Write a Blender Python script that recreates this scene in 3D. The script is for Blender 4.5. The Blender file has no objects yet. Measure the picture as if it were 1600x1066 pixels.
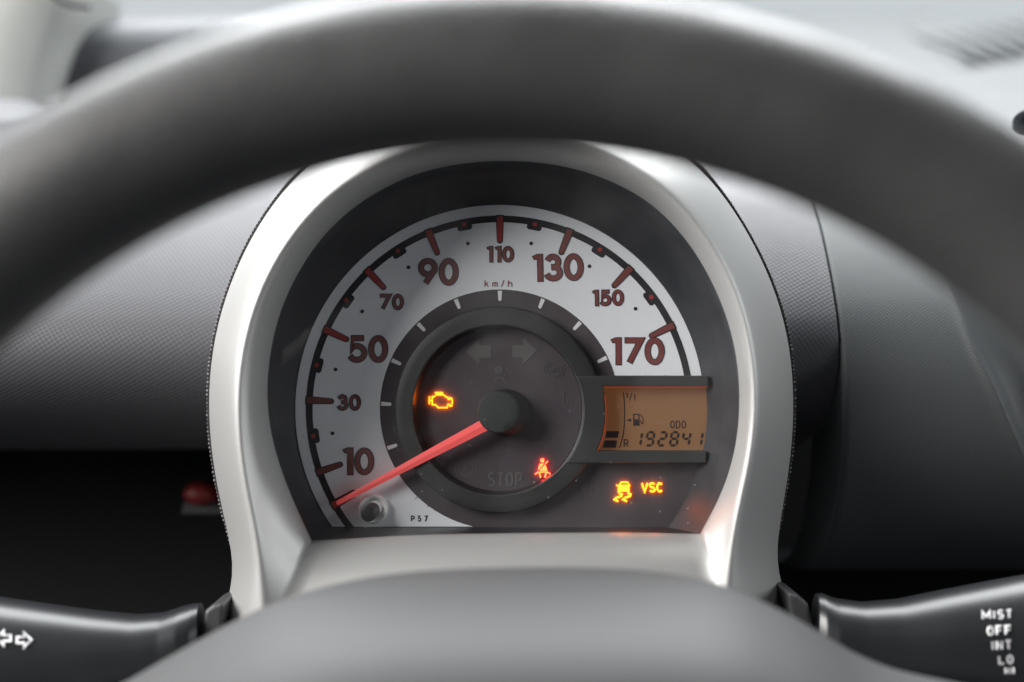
import bpy, math, random
from mathutils import Vector, Matrix
random.seed(7)
R_ = math.radians
sc = bpy.context.scene
col = sc.collection

# ------------------------------------------------------------------ camera, world, light, exposure
PITCH = 18.0                        # the driver looks this far down on the dial
D = 585.0                           # millimetres from lens to dial
S = 0.2257                          # millimetres on the dial plane per photo pixel
CU, CV = 4.29, 24.15                # lens axis, right of / above the dial centre
FR = Matrix.Rotation(R_(90 - PITCH), 4, 'X')     # dial frame: x right, y up, z towards the driver

cam = bpy.data.cameras.new('camera')
cam.sensor_width = 36.0
cam.lens = 36.0 * D / (1600 * S)
cam.clip_start = 0.02
cam.clip_end = 50
cam.dof.use_dof = True
cam.dof.focus_distance = (D - 3) * 0.001
cam.dof.aperture_fstop = 3.9
cam.dof.aperture_blades = 0
camo = bpy.data.objects.new('camera', cam)
col.objects.link(camo)
camo.matrix_world = FR @ Matrix.Translation((CU * .001, CV * .001, D * .001))
sc.camera = camo

world = bpy.data.worlds.new('World')
sc.world = world
world.use_nodes = True
world.node_tree.nodes['Background'].inputs[0].default_value = (0.80, 0.86, 0.95, 1)
world.node_tree.nodes['Background'].inputs[1].default_value = 0.07

def area(name, loc, target, sx, sy, watts, colr):
    l = bpy.data.lights.new(name, 'AREA')
    l.shape = 'RECTANGLE'; l.size = sx; l.size_y = sy; l.energy = watts; l.color = colr
    o = bpy.data.objects.new(name, l); col.objects.link(o)
    o.location = loc
    d = Vector(target) - Vector(loc)
    o.rotation_euler = d.to_track_quat('-Z', 'Y').to_euler()
    return o
area('windscreen_light', (-0.05, 0.74, 0.80), (0, -0.05, 0.05), 1.4, 1.0, 54, (0.96, 0.985, 1.0))
area('driver_window_light', (-1.30, -0.40, 0.82), (0, 0, 0.03), 1.2, 0.9, 66, (1.0, 0.985, 0.965))
area('passenger_window_light', (1.25, -0.25, 0.42), (0, 0, 0.0), 0.9, 0.6, 7.5, (0.95, 0.98, 1.0))

sc.view_settings.view_transform = 'Standard'
sc.view_settings.look = 'None'
sc.view_settings.gamma = 1
sc.view_settings.exposure = 0.0
sc.view_settings.use_curve_mapping = False
sc.cycles.max_bounces = 8
sc.cycles.transparent_max_bounces = 12
sc.cycles.sample_clamp_indirect = 6

# ------------------------------------------------------------------ helpers
def U(x, y, w=0.0):
    """photo pixel of a thing at depth w (mm in front of the dial) -> dial-frame mm"""
    k = (D - w) / D
    return (CU + (x - 800) * S * k, CV - (y - 533) * S * k, w)
def T(x, y, w=0.0):
    """photo pixel read on the dial plane itself"""
    return ((x - 781) * S, (640 - y) * S, w)

class MB:
    def __init__(self):
        self.v = []; self.f = []; self.m = []; self.uv = None
    def vert(self, p):
        self.v.append(tuple(p)); return len(self.v) - 1
    def face(self, idx, m=0):
        self.f.append(tuple(idx)); self.m.append(m)
    def poly(self, pts, m=0):
        self.face([self.vert(p) for p in pts], m)
    def grid(self, rows, closed=False, m=0, flip=False):
        n = len(rows[0]); base = len(self.v)
        for r in rows:
            for p in r: self.vert(p)
        for j in range(len(rows) - 1):
            for i in range(n if closed else n - 1):
                a = base + j * n + i; b = base + j * n + (i + 1) % n
                q = (a, b, b + n, a + n)
                self.face(q[::-1] if flip else q, m)
    def prism(self, pts, w0, w1, mtop=0, mside=None):
        """pts: (u,v) counter-clockwise; extruded from w0 up to w1"""
        mside = mtop if mside is None else mside
        ar = sum(pts[i][0] * pts[(i + 1) % len(pts)][1] - pts[(i + 1) % len(pts)][0] * pts[i][1] for i in range(len(pts)))
        if ar < 0: pts = pts[::-1]
        n = len(pts)
        lo = [self.vert((p[0], p[1], w0)) for p in pts]
        hi = [self.vert((p[0], p[1], w1)) for p in pts]
        self.face(hi, mtop)
        for i in range(n):
            self.face((lo[i], lo[(i + 1) % n], hi[(i + 1) % n], hi[i]), mside)
    def ribbon(self, pts, t, w, closed=False, m=0, raise_=0.0, mside=None):
        """flat stroke of width t along pts (u,v); with raise_ it stands up from w"""
        n = len(pts); L = []; Rr = []
        for i in range(n):
            if closed:
                a, b, c = pts[i - 1], pts[i], pts[(i + 1) % n]
            else:
                a, b, c = pts[max(i - 1, 0)], pts[i], pts[min(i + 1, n - 1)]
            d1 = Vector((b[0] - a[0], b[1] - a[1])); d2 = Vector((c[0] - b[0], c[1] - b[1]))
            if d1.length < 1e-9: d1 = d2
            if d2.length < 1e-9: d2 = d1
            d1 = d1.normalized(); d2 = d2.normalized()
            n1 = Vector((-d1.y, d1.x)); n2 = Vector((-d2.y, d2.x))
            nn = (n1 + n2)
            if nn.length < 1e-6: nn = n1.copy()
            nn.normalize()
            k = 1.0 / max(0.45, nn.dot(n1))
            L.append((b[0] + nn.x * t / 2 * k, b[1] + nn.y * t / 2 * k))
            Rr.append((b[0] - nn.x * t / 2 * k, b[1] - nn.y * t / 2 * k))
        top = w + raise_
        li = [self.vert((p[0], p[1], top)) for p in L]
        ri = [self.vert((p[0], p[1], top)) for p in Rr]
        ms = m if mside is None else mside
        if raise_:
            lb = [self.vert((p[0], p[1], w)) for p in L]
            rb = [self.vert((p[0], p[1], w)) for p in Rr]
        for i in range(n if closed else n - 1):
            j = (i + 1) % n
            self.face((ri[i], ri[j], li[j], li[i]), m)
            if raise_:
                self.face((rb[i], rb[j], ri[j], ri[i]), ms)
                self.face((li[i], li[j], lb[j], lb[i]), ms)
        if raise_ and not closed:
            self.face((li[0], lb[0], rb[0], ri[0]), ms)
            self.face((ri[-1], rb[-1], lb[-1], li[-1]), ms)
    def disc(self, c, r, w, n=24, m=0, raise_=0, mside=None):
        pts = [(c[0] + r * math.cos(2 * math.pi * i / n), c[1] + r * math.sin(2 * math.pi * i / n)) for i in range(n)]
        if raise_: self.prism(pts, w, w + raise_, m, mside)
        else: self.poly([(p[0], p[1], w) for p in pts], m)
    def build(self, name, mats, parent=None, smooth=False, angle=35, label=None, kind=None):
        me = bpy.data.meshes.new(name)
        me.from_pydata([(a * .001, b * .001, c * .001) for a, b, c in self.v], [], self.f)
        if not isinstance(mats, (list, tuple)): mats = [mats]
        for m in mats: me.materials.append(m)
        me.polygons.foreach_set('material_index', self.m)
        if self.uv:
            lay = me.uv_layers.new(name='UVMap')
            for lp in me.loops: lay.data[lp.index].uv = self.uv[lp.vertex_index]
        me.update()
        if smooth:
            me.polygons.foreach_set('use_smooth', [True] * len(me.polygons))
            try: me.set_sharp_from_angle(angle=R_(angle))
            except Exception: pass
        o = bpy.data.objects.new(name, me); col.objects.link(o)
        if parent is not None: o.parent = parent
        if label: o['label'] = label
        if kind: o['kind'] = kind
        return o

def thing(name, label, cat, base=(0, 0, 0), group=None):
    o = bpy.data.objects.new(name, None); col.objects.link(o)
    o.empty_display_size = 0.02
    o.matrix_world = FR
    o['label'] = label; o['category'] = cat
    if group: o['group'] = group
    return o

def catmull(pts, n, closed=False):
    """n points along a centripetal-ish spline, even in arc length"""
    P = [Vector(p) for p in pts]; dense = []
    N = len(P); segs = N if closed else N - 1
    for i in range(segs):
        if closed: p0, p1, p2, p3 = P[i - 1], P[i], P[(i + 1) % N], P[(i + 2) % N]
        else:
            p1, p2 = P[i], P[i + 1]
            p0 = P[i - 1] if i else p1 * 2 - p2
            p3 = P[i + 2] if i + 2 < N else p2 * 2 - p1
        for k in range(16):
            t = k / 16
            dense.append(0.5 * ((2 * p1) + (p2 - p0) * t + (2 * p0 - 5 * p1 + 4 * p2 - p3) * t * t + (3 * p1 - p0 - 3 * p2 + p3) * t ** 3))
    dense.append(P[0].copy() if closed else P[-1].copy())
    acc = [0.0]
    for i in range(1, len(dense)): acc.append(acc[-1] + (dense[i] - dense[i - 1]).length)
    out = []; j = 0
    cnt = n if closed else n - 1
    for i in range(n):
        s = acc[-1] * i / cnt
        while j < len(acc) - 2 and acc[j + 1] < s: j += 1
        f = (s - acc[j]) / max(1e-9, acc[j + 1] - acc[j])
        out.append(dense[j].lerp(dense[j + 1], min(1, max(0, f))))
    return out

def arc(cx, cy, rx, ry, a0, a1, n=16):
    return [(cx + rx * math.cos(R_(a0 + (a1 - a0) * i / n)), cy + ry * math.sin(R_(a0 + (a1 - a0) * i / n))) for i in range(n + 1)]

# ------------------------------------------------------------------ materials
def mat(name, colr, rough=0.5, metal=0.0, spec=0.5, emis=None, estr=0.0, coat=0.0):
    m = bpy.data.materials.new(name); m.use_nodes = True
    b = m.node_tree.nodes['Principled BSDF']
    b.inputs['Base Color'].default_value = (*colr, 1)
    b.inputs['Roughness'].default_value = rough
    b.inputs['Metallic'].default_value = metal
    b.inputs['Specular IOR Level'].default_value = spec
    b.inputs['Coat Weight'].default_value = coat
    if emis:
        b.inputs['Emission Color'].default_value = (*emis, 1)
        b.inputs['Emission Strength'].default_value = estr
    return m
def nd(m, typ, **kw):
    n = m.node_tree.nodes.new(typ)
    for k, v in kw.items(): setattr(n, k, v)
    return n
def lk(m, a, b): m.node_tree.links.new(a, b)
def bsdf(m): return m.node_tree.nodes['Principled BSDF']
def add_noise_bump(m, scale, strength, dist=0.0002, detail=2.0):
    tc = nd(m, 'ShaderNodeTexCoord'); n = nd(m, 'ShaderNodeTexNoise'); b = nd(m, 'ShaderNodeBump')
    n.inputs['Scale'].default_value = scale; n.inputs['Detail'].default_value = detail
    b.inputs['Strength'].default_value = strength; b.inputs['Distance'].default_value = dist
    lk(m, tc.outputs['Object'], n.inputs['Vector']); lk(m, n.outputs['Fac'], b.inputs['Height'])
    lk(m, b.outputs['Normal'], bsdf(m).inputs['Normal'])
    return n, b
def vary(m, c1, c2, scale, lo=0.35, hi=0.65, detail=4.0, rough=None):
    """slow uneven wear between two near colours"""
    tc = nd(m, 'ShaderNodeTexCoord'); n = nd(m, 'ShaderNodeTexNoise'); r = nd(m, 'ShaderNodeMapRange'); x = nd(m, 'ShaderNodeMix', data_type='RGBA')
    n.inputs['Scale'].default_value = scale; n.inputs['Detail'].default_value = detail
    r.inputs['From Min'].default_value = lo; r.inputs['From Max'].default_value = hi
    x.inputs['A'].default_value = (*c1, 1); x.inputs['B'].default_value = (*c2, 1)
    lk(m, tc.outputs['Object'], n.inputs['Vector']); lk(m, n.outputs['Fac'], r.inputs['Value'])
    lk(m, r.outputs['Result'], x.inputs['Factor']); lk(m, x.outputs['Result'], bsdf(m).inputs['Base Color'])
    if rough:
        q = nd(m, 'ShaderNodeMapRange'); q.inputs['To Min'].default_value = rough[0]; q.inputs['To Max'].default_value = rough[1]
        lk(m, r.outputs['Result'], q.inputs['Value']); lk(m, q.outputs['Result'], bsdf(m).inputs['Roughness'])

M = {}
M['silver'] = mat('satin_silver_paint', (0.43, 0.428, 0.420), 0.45, 0.55)
add_noise_bump(M['silver'], 2600, 0.10, 0.0001)
M['cowl'] = mat('smoked_black_plastic', (0.022, 0.022, 0.025), 0.42)
vary(M['cowl'], (0.017, 0.019, 0.023), (0.034, 0.035, 0.039), 45)
M['dial_silver'] = mat('dial_silver_print', (0.80, 0.82, 0.85), 0.45, 0.10)
M['dial_dark'] = mat('dial_plum_black', (0.050, 0.042, 0.047), 0.55)
vary(M['dial_dark'], (0.055, 0.046, 0.052), (0.063, 0.052, 0.059), 60)
M['black_print'] = mat('black_print', (0.018, 0.016, 0.020), 0.6)
M['red_print'] = mat('red_print', (0.175, 0.048, 0.046), 0.5)
M['red_bright'] = mat('red_translucent_print', (0.33, 0.036, 0.034), 0.45)
M['white_print'] = mat('white_print', (0.75, 0.75, 0.76), 0.5)
M['ghost'] = mat('unlit_symbol_print', (0.088, 0.085, 0.082), 0.6)
M['ghost_dim'] = mat('unlit_symbol_print_dim', (0.078, 0.070, 0.073), 0.6)
M['ring'] = mat('grey_black_moulding', (0.025, 0.027, 0.026), 0.55)
add_noise_bump(M['ring'], 1800, 0.15, 0.0001)
M['ring_gloss'] = mat('glossy_black_edge', (0.012, 0.012, 0.013), 0.35)
M['cap'] = mat('grained_needle_cap', (0.022, 0.025, 0.025), 0.65)
add_noise_bump(M['cap'], 2600, 0.9, 0.0003, 4)
M['needle'] = mat('coral_red_needle', (0.86, 0.11, 0.11), 0.45, emis=(0.9, 0.10, 0.09), estr=0.18)
M['chrome'] = mat('bright_chrome', (0.92, 0.92, 0.92), 0.18, 0.0, 0.9)
M['knob'] = mat('black_knob', (0.006, 0.006, 0.006), 0.4)
M['amber'] = mat('amber_lamp', (0.3, 0.15, 0.02), 0.5, emis=(1.0, 0.50, 0.02), estr=1.9)
M['amber_edge'] = mat('amber_halo_flank', (0.3, 0.05, 0.0), 0.5, emis=(1.0, 0.16, 0.0), estr=24.0)
M['redlamp'] = mat('seatbelt_lamp', (0.3, 0.1, 0.05), 0.5, emis=(1.0, 0.42, 0.07), estr=1.6)
M['redlamp_edge'] = mat('seatbelt_halo_flank', (0.3, 0.0, 0.0), 0.5, emis=(1.0, 0.02, 0.03), estr=24.0)
M['lcd'] = mat('amber_lcd', (0.16, 0.095, 0.052), 0.35, emis=(1.0, 0.38, 0.12), estr=0.065)
M['lcd_ink'] = mat('lcd_segment', (0.030, 0.018, 0.014), 0.4)
M['lcd_glow'] = mat('lcd_added_glow', (0.25, 0.06, 0.03), 0.4, emis=(1.0, 0.12, 0.03), estr=0.25)
M['wheel'] = mat('wheel_grip_plastic', (0.062, 0.061, 0.060), 0.40)
add_noise_bump(M['wheel'], 420, 0.7, 0.0006, 3)
vary(M['wheel'], (0.046, 0.045, 0.045), (0.058, 0.057, 0.057), 22, rough=(0.34, 0.50))
M['airbag'] = mat('airbag_cover_plastic', (0.046, 0.046, 0.047), 0.60)
add_noise_bump(M['airbag'], 900, 0.25, 0.0002)
M['stalk'] = mat('stalk_gloss_black', (0.014, 0.015, 0.017), 0.34, spec=0.7)
M['column'] = mat('column_shroud_plastic', (0.05, 0.05, 0.052), 0.4)
M['added_lump'] = mat('added_lump_dark', (0.070, 0.074, 0.082), 0.65)
M['pillar'] = mat('pale_pillar_trim', (0.42, 0.43, 0.41), 0.6)
M['gasket'] = mat('black_gasket', (0.02, 0.02, 0.02), 0.5)
M['cavity'] = mat('under_dash_shade_black', (0.012, 0.012, 0.013), 0.8, spec=0.2)
M['redbutton'] = mat('red_button', (0.13, 0.005, 0.005), 0.55)
M['greyplate'] = mat('grey_plate', (0.035, 0.035, 0.035), 0.6)
M['ventdark'] = mat('vent_dark', (0.010, 0.012, 0.014), 0.9, spec=0.0)
M['bead'] = mat('dash_grain_bead', (0.20, 0.185, 0.19), 0.5)
M['seam'] = mat('seam_shadow_gap', (0.012, 0.012, 0.012), 0.7)

def dash_mat(name, base, rough, period, bump, dark=None):
    """moulded grain: a diamond lattice of small pits on the plastic"""
    m = mat(name, base, rough, spec=0.35)
    uv = nd(m, 'ShaderNodeUVMap'); mp = nd(m, 'ShaderNodeMapping'); sp = nd(m, 'ShaderNodeSeparateXYZ')
    mp.inputs['Rotation'].default_value = (0, 0, R_(33)); mp.inputs['Scale'].default_value = (2 * math.pi / period,) * 3
    s1 = nd(m, 'ShaderNodeMath', operation='SINE'); s2 = nd(m, 'ShaderNodeMath', operation='SINE'); ad = nd(m, 'ShaderNodeMath', operation='ADD')
    bp = nd(m, 'ShaderNodeBump'); bp.inputs['Strength'].default_value = bump; bp.inputs['Distance'].default_value = 0.0003
    lk(m, uv.outputs[0], mp.inputs['Vector']); lk(m, mp.outputs[0], sp.inputs[0])
    lk(m, sp.outputs['X'], s1.inputs[0]); lk(m, sp.outputs['Y'], s2.inputs[0])
    lk(m, s1.outputs[0], ad.inputs[0]); lk(m, s2.outputs[0], ad.inputs[1])
    nz = nd(m, 'ShaderNodeTexNoise'); nz.inputs['Scale'].default_value = .9; nz.inputs['Detail'].default_value = 3
    mm = nd(m, 'ShaderNodeMath', operation='MULTIPLY_ADD'); mm.inputs[1].default_value = 2.2
    lk(m, uv.outputs[0], nz.inputs['Vector']); lk(m, nz.outputs['Fac'], mm.inputs[0]); lk(m, ad.outputs[0], mm.inputs[2])
    nw = nd(m, 'ShaderNodeTexNoise'); nw.inputs['Scale'].default_value = .035; nw.inputs['Detail'].default_value = 5
    rw = nd(m, 'ShaderNodeMapRange'); rw.inputs['To Min'].default_value = rough - .07; rw.inputs['To Max'].default_value = rough + .07
    lk(m, uv.outputs[0], nw.inputs['Vector']); lk(m, nw.outputs['Fac'], rw.inputs['Value']); lk(m, rw.outputs['Result'], bsdf(m).inputs['Roughness'])
    lk(m, mm.outputs[0], bp.inputs['Height']); lk(m, bp.outputs['Normal'], bsdf(m).inputs['Normal'])
    return m
M['dash'] = dash_mat('dash_grain_plastic', (0.082, 0.082, 0.089), 0.54, 1.5, 0.10)
M['dash_right'] = dash_mat('dash_fine_grain_plastic', (0.066, 0.071, 0.073), 0.52, 1.1, 0.07)

# clear cover with dust and hairline scratches
def lens_mat():
    m = bpy.data.materials.new('clear_cover'); m.use_nodes = True
    nt = m.node_tree; nt.nodes.clear()
    out = nt.nodes.new('ShaderNodeOutputMaterial')
    tr = nt.nodes.new('ShaderNodeBsdfTransparent'); gl = nt.nodes.new('ShaderNodeBsdfGlossy'); df = nt.nodes.new('ShaderNodeBsdfDiffuse')
    gl.inputs['Roughness'].default_value = 0.03
    tr.inputs[0].default_value = (0.97, 0.97, 0.97, 1)
    df.inputs[0].default_value = (0.7, 0.7, 0.7, 1)
    fr = nt.nodes.new('ShaderNodeFresnel'); fr.inputs['IOR'].default_value = 1.30
    mx = nt.nodes.new('ShaderNodeMixShader'); mx2 = nt.nodes.new('ShaderNodeMixShader')
    nt.links.new(fr.outputs[0], mx.inputs[0]); nt.links.new(tr.outputs[0], mx.inputs[1]); nt.links.new(gl.outputs[0], mx.inputs[2])
    tc = nt.nodes.new('ShaderNodeTexCoord')
    vo = nt.nodes.new('ShaderNodeTexVoronoi'); vo.inputs['Scale'].default_value = 420; vo.inputs['Randomness'].default_value = 1
    nt.links.new(tc.outputs['Object'], vo.inputs['Vector'])
    sp = nt.nodes.new('ShaderNodeSeparateColor'); nt.links.new(vo.outputs['Color'], sp.inputs[0])
    # each cell's speck has its own size, most have none
    rg = nt.nodes.new('ShaderNodeMapRange'); rg.inputs['From Min'].default_value = 0.42; rg.inputs['From Max'].default_value = 1.0
    rg.inputs['To Min'].default_value = 0.0; rg.inputs['To Max'].default_value = 0.10
    nt.links.new(sp.outputs[0], rg.inputs['Value'])
    lt = nt.nodes.new('ShaderNodeMath'); lt.operation = 'LESS_THAN'
    nt.links.new(vo.outputs['Distance'], lt.inputs[0]); nt.links.new(rg.outputs['Result'], lt.inputs[1])
    # dust gathers towards the bottom sill
    px = nt.nodes.new('ShaderNodeSeparateXYZ'); nt.links.new(tc.outputs['Object'], px.inputs[0])
    gr = nt.nodes.new('ShaderNodeMapRange'); gr.inputs['From Min'].default_value = 0.02; gr.inputs['From Max'].default_value = -0.042
    gr.inputs['To Min'].default_value = 0.05; gr.inputs['To Max'].default_value = 0.6
    nt.links.new(px.outputs['Y'], gr.inputs['Value'])
    mu = nt.nodes.new('ShaderNodeMath'); mu.operation = 'MULTIPLY'
    nt.links.new(lt.outputs[0], mu.inputs[0]); nt.links.new(gr.outputs['Result'], mu.inputs[1])
    ns = nt.nodes.new('ShaderNodeTexNoise'); ns.inputs['Scale'].default_value = 35; ns.inputs['Detail'].default_value = 6
    nt.links.new(tc.outputs['Object'], ns.inputs['Vector'])
    hz = nt.nodes.new('ShaderNodeMapRange'); hz.inputs['From Min'].default_value = 0.45; hz.inputs['From Max'].default_value = 0.8
    hz.inputs['To Min'].default_value = 0.0; hz.inputs['To Max'].default_value = 0.045
    nt.links.new(ns.outputs['Fac'], hz.inputs['Value'])
    ad = nt.nodes.new('ShaderNodeMath'); ad.operation = 'ADD'; ad.use_clamp = True
    nt.links.new(mu.outputs[0], ad.inputs[0]); nt.links.new(hz.outputs['Result'], ad.inputs[1])
    nt.links.new(ad.outputs[0], mx2.inputs[0]); nt.links.new(mx.outputs[0], mx2.inputs[1]); nt.links.new(df.outputs[0], mx2.inputs[2])
    nt.links.new(mx2.outputs[0], out.inputs['Surface'])
    return m
M['lens'] = lens_mat()

m = bpy.data.materials.new('overcast_sky'); m.use_nodes = True
m.node_tree.nodes.clear()
e = m.node_tree.nodes.new('ShaderNodeEmission'); e.inputs[0].default_value = (0.86, 0.93, 0.97, 1); e.inputs[1].default_value = 0.68
o_ = m.node_tree.nodes.new('ShaderNodeOutputMaterial'); m.node_tree.links.new(e.outputs[0], o_.inputs['Surface'])
M['sky'] = m

# ------------------------------------------------------------------ lettering: stroke glyphs, no font file
def O_(): return [(arc(.5, .5, .5, .5, 90, 450, 28)[:-1], True)]
GL = {
 '0': O_(), 'O': O_(),
 '3': [(arc(.47, .755, .42, .245, 160, -100, 14), False), (arc(.48, .265, .52, .265, 100, -162, 16), False)],
 '5': [([(.93, 1), (.22, 1), (.10, .53)] + arc(.46, .32, .54, .32, 128, -150, 16), False)],
 '7': [([(0, 1), (1, 1), (.28, 0)], False)],
 '9': [(arc(.5, .69, .5, .31, 90, 450, 24)[:-1], True), ([(.93, .55), (.36, 0)], False)],
 '2': [(arc(.5, .72, .46, .28, 160, -30, 14) + [(0, 0), (1, 0)], False)],
 'k': [([(0, 0), (0, 1)], False), ([(.9, .66), (.05, .28)], False), ([(.3, .4), (1, 0)], False)],
 'm': [([(0, 0), (0, .66)], False), ([(0, .5), (.12, .63), (.38, .63), (.5, .5), (.5, 0)], False), ([(.5, .5), (.62, .63), (.88, .63), (1, .5), (1, 0)], False)],
 'h': [([(0, 0), (0, 1)], False), ([(0, .5), (.25, .64), (.75, .64), (1, .5), (1, 0)], False)],
 '/': [([(0, -.05), (1, 1.05)], False)],
 'P': [([(0, 0), (0, 1), (.6, 1)] + arc(.6, .73, .4, .27, 90, -90, 10) + [(.05, .46)], False)],
 'R': [([(0, 0), (0, 1), (.6, 1)] + arc(.6, .74, .4, .26, 90, -90, 10) + [(.05, .48)], False), ([(.5, .48), (1, 0)], False)],
 'S': [(arc(.5, .75, .48, .25, 30, 270, 14) + arc(.5, .25, .5, .25, 90, -150, 14), False)],
 'T': [([(0, 1), (1, 1)], False), ([(.5, 1), (.5, 0)], False)],
 'D': [([(0, 0), (.45, 0)] + arc(.45, .5, .55, .5, -90, 90, 14) + [(0, 1)], True)],
 'V': [([(0, 1), (.5, 0), (1, 1)], False)],
 'C': [(arc(.52, .5, .5, .5, 45, 315, 20), False)],
 'M': [([(0, 0), (0, 1), (.5, .3), (1, 1), (1, 0)], False)],
 'I': [([(.5, 0), (.5, 1)], False)],
 'F': [([(0, 0), (0, 1), (1, 1)], False), ([(0, .52), (.85, .52)], False)],
 'N': [([(0, 0), (0, 1)], False), ([(.02, 1), (.98, 0)], False), ([(1, 0), (1, 1)], False)],
 'L': [([(0, 1), (0, 0), (1, 0)], False)],
 'H': [([(0, 0), (0, 1)], False), ([(1, 0), (1, 1)], False), ([(0, .5), (1, .5)], False)],
 'A': [([(0, 0), (.5, 1), (1, 0)], False), ([(.2, .35), (.8, .35)], False)],
 'B': [([(0, 0), (0, 1), (.55, 1)] + arc(.55, .76, .38, .24, 90, -90, 8) + [(.05, .52)], False), ([(.55, .52)] + arc(.55, .26, .45, .26, 90, -90, 8) + [(0, 0)], False)],
 'E': [([(1, 1), (0, 1), (0, 0), (1, 0)], False), ([(0, .52), (.85, .52)], False)],
}
def one_poly(W, H, t):
    return [(W, 0), (W, H), (W - t * 1.1, H), (W - t * 2.0, H * .93), (W - t * 1.7, H * .83), (W - t, H * .84), (W - t, 0)]
def glyphs(mb, text, x0, y0, H, t, adv, widths, w, fill=0, outline=None, ow=0.0, raise_=0.0, mside=None, rot=0.0, italic=0.0):
    """text starting at (x0,y0) lower-left, mm; each stroke sits a hair above the last"""
    x = 0.0; e = 0
    ca, sa = math.cos(rot), math.sin(rot)
    def X(p):
        a, b = p[0] + italic * p[1], p[1]
        return (x0 + a * ca - b * sa, y0 + a * sa + b * ca)
    for ch in text:
        W = widths.get(ch, widths['_']) * H
        if ch == ' ':
            x += W + adv; continue
        if ch == '1':
            P = [X((x + p[0], p[1])) for p in one_poly(W, H, t)]
            if outline is not None: mb.ribbon(P, 2 * ow, w + e * .004, True, outline); e += 1
            if raise_: mb.prism(P, w, w + raise_ + e * .004, fill, mside)
            else: mb.poly([(p[0], p[1], w + .06 + e * .004) for p in P][::1], fill)
        else:
            for pts, cl in GL[ch]:
                P = [X((x + t / 2 + p[0] * (W - t), t / 2 + p[1] * (H - t))) for p in pts]
                if outline is not None:
                    Q = P if cl else ([(P[0][0] + (P[0][0] - P[1][0]) / math.dist(P[0], P[1]) * ow, P[0][1] + (P[0][1] - P[1][1]) / math.dist(P[0], P[1]) * ow)] + P[1:-1] + [(P[-1][0] + (P[-1][0] - P[-2][0]) / math.dist(P[-1], P[-2]) * ow, P[-1][1] + (P[-1][1] - P[-2][1]) / math.dist(P[-1], P[-2]) * ow)])
                    mb.ribbon(Q, t + 2 * ow, w + e * .004, cl, outline)
                mb.ribbon(P, t, w + (.06 if outline is not None else 0) + e * .004, cl, fill, raise_, mside)
                e += 1
        x += W + adv
    return x - adv
def text_width(text, H, adv, widths):
    return sum(widths.get(c, widths['_']) * H + adv for c in text) - adv

# ------------------------------------------------------------------ setting: sky seen over the dashboard
sky = MB()
rows = []
for j in range(7):
    el = R_(-14 + 6 * j)
    rows.append([(3000 * math.sin(R_(a)) * math.cos(el), 3000 * math.cos(R_(a)) * math.cos(el) - 300, 3000 * math.sin(el)) for a in range(-60, 61, 10)])
sky.grid(rows)
so = sky.build('sky', M['sky'], smooth=True); so['kind'] = 'structure'

# ------------------------------------------------------------------ dashboard
dash = thing('dashboard', 'grey grained plastic dashboard curving down behind the silver gauge housing', 'dashboard')
FW = (math.sin(R_(PITCH)), -math.cos(R_(PITCH)))          # straight ahead in (v,w)
SEAM_TOP = U(1313, 300, -4)[0]
def prof_left():
    A = (84, -66)
    p = [(A[0] + FW[0] * t, A[1] + FW[1] * t) for t in (570, 400, 240, 120, 45)]
    return p + [(A[0], A[1]), (74, -50), (60, -33), (46, -19), (34, -9), (25, -4.5), (17, -4.5), (9, -9.5), (2, -17), (-4, -28), (-9, -42), (-15, -68), (-21, -110), (-24, -200)]
def extrude(prof, us, n, dv=None):
    pr = catmull([(0, a, b) for a, b in prof], n)
    mb = MB(); mb.uv = []
    arcl = [0.0]
    for i in range(1, n): arcl.append(arcl[-1] + (pr[i] - pr[i - 1]).length)
    rows = []
    for j, p in enumerate(pr):
        r = []
        for u in us:
            a, b = (dv(u, p.y, p.z) if dv else (p.y, p.z))
            r.append((u, a, b)); mb.uv.append((u, arcl[j]))
        rows.append(r)
    mb.grid(rows, flip=True)
    return mb
us = [-420 + (SEAM_TOP - 0.55 + 420) * i / 54 for i in range(55)]
pad = extrude(prof_left(), us, 90, lambda u, v, w: (v - 0.0009 * max(0, -u - 60) ** 1.3, w))
pad.build('upper_pad', M['dash'], dash, True, 60)

# right-hand panel beyond the vertical seam, ending in a fold towards the centre console
FOLD = [(1440, 372, -30), (1469, 418, -17), (1486, 441, -12), (1526, 539, 2), (1560, 607, 5.5), (1597, 698, 3), (1650, 820, -14), (1700, 930, -45)]
FL = catmull([U(*p) for p in FOLD], 60)
def fold_u(v):
    if v >= FL[0].y: return FL[0].x + 0.25 * (v - FL[0].y)
    for a, b in zip(FL, FL[1:]):
        if b.y <= v <= a.y: return a.x + (b.x - a.x) * (a.y - v) / max(1e-6, a.y - b.y)
    return FL[-1].x
def prof_right():
    A = (85, -67)
    p = [(A[0] + FW[0] * t, A[1] + FW[1] * t) for t in (570, 400, 240, 120, 45)]
    return p + [(A[0], A[1]), (75, -51), (61, -34), (47, -20), (34, -9.5), (22, -3.5), (10, 0), (-4, 0), (-18, -4), (-32, -13), (-46, -27), (-58, -48), (-68, -85), (-72, -130), (-73, -200)]
pr = catmull([(0, a, b) for a, b in prof_right()], 110)
pm_ = MB(); pm_.uv = []; rows = []; acc_ = 0
U0 = SEAM_TOP + .25
fr_ = [0, .003, .01, .05, .1, .2, .3, .4, .5, .6, .7, .78, .85, .9, .93, .955, .975, .99, 1.0]
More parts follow.
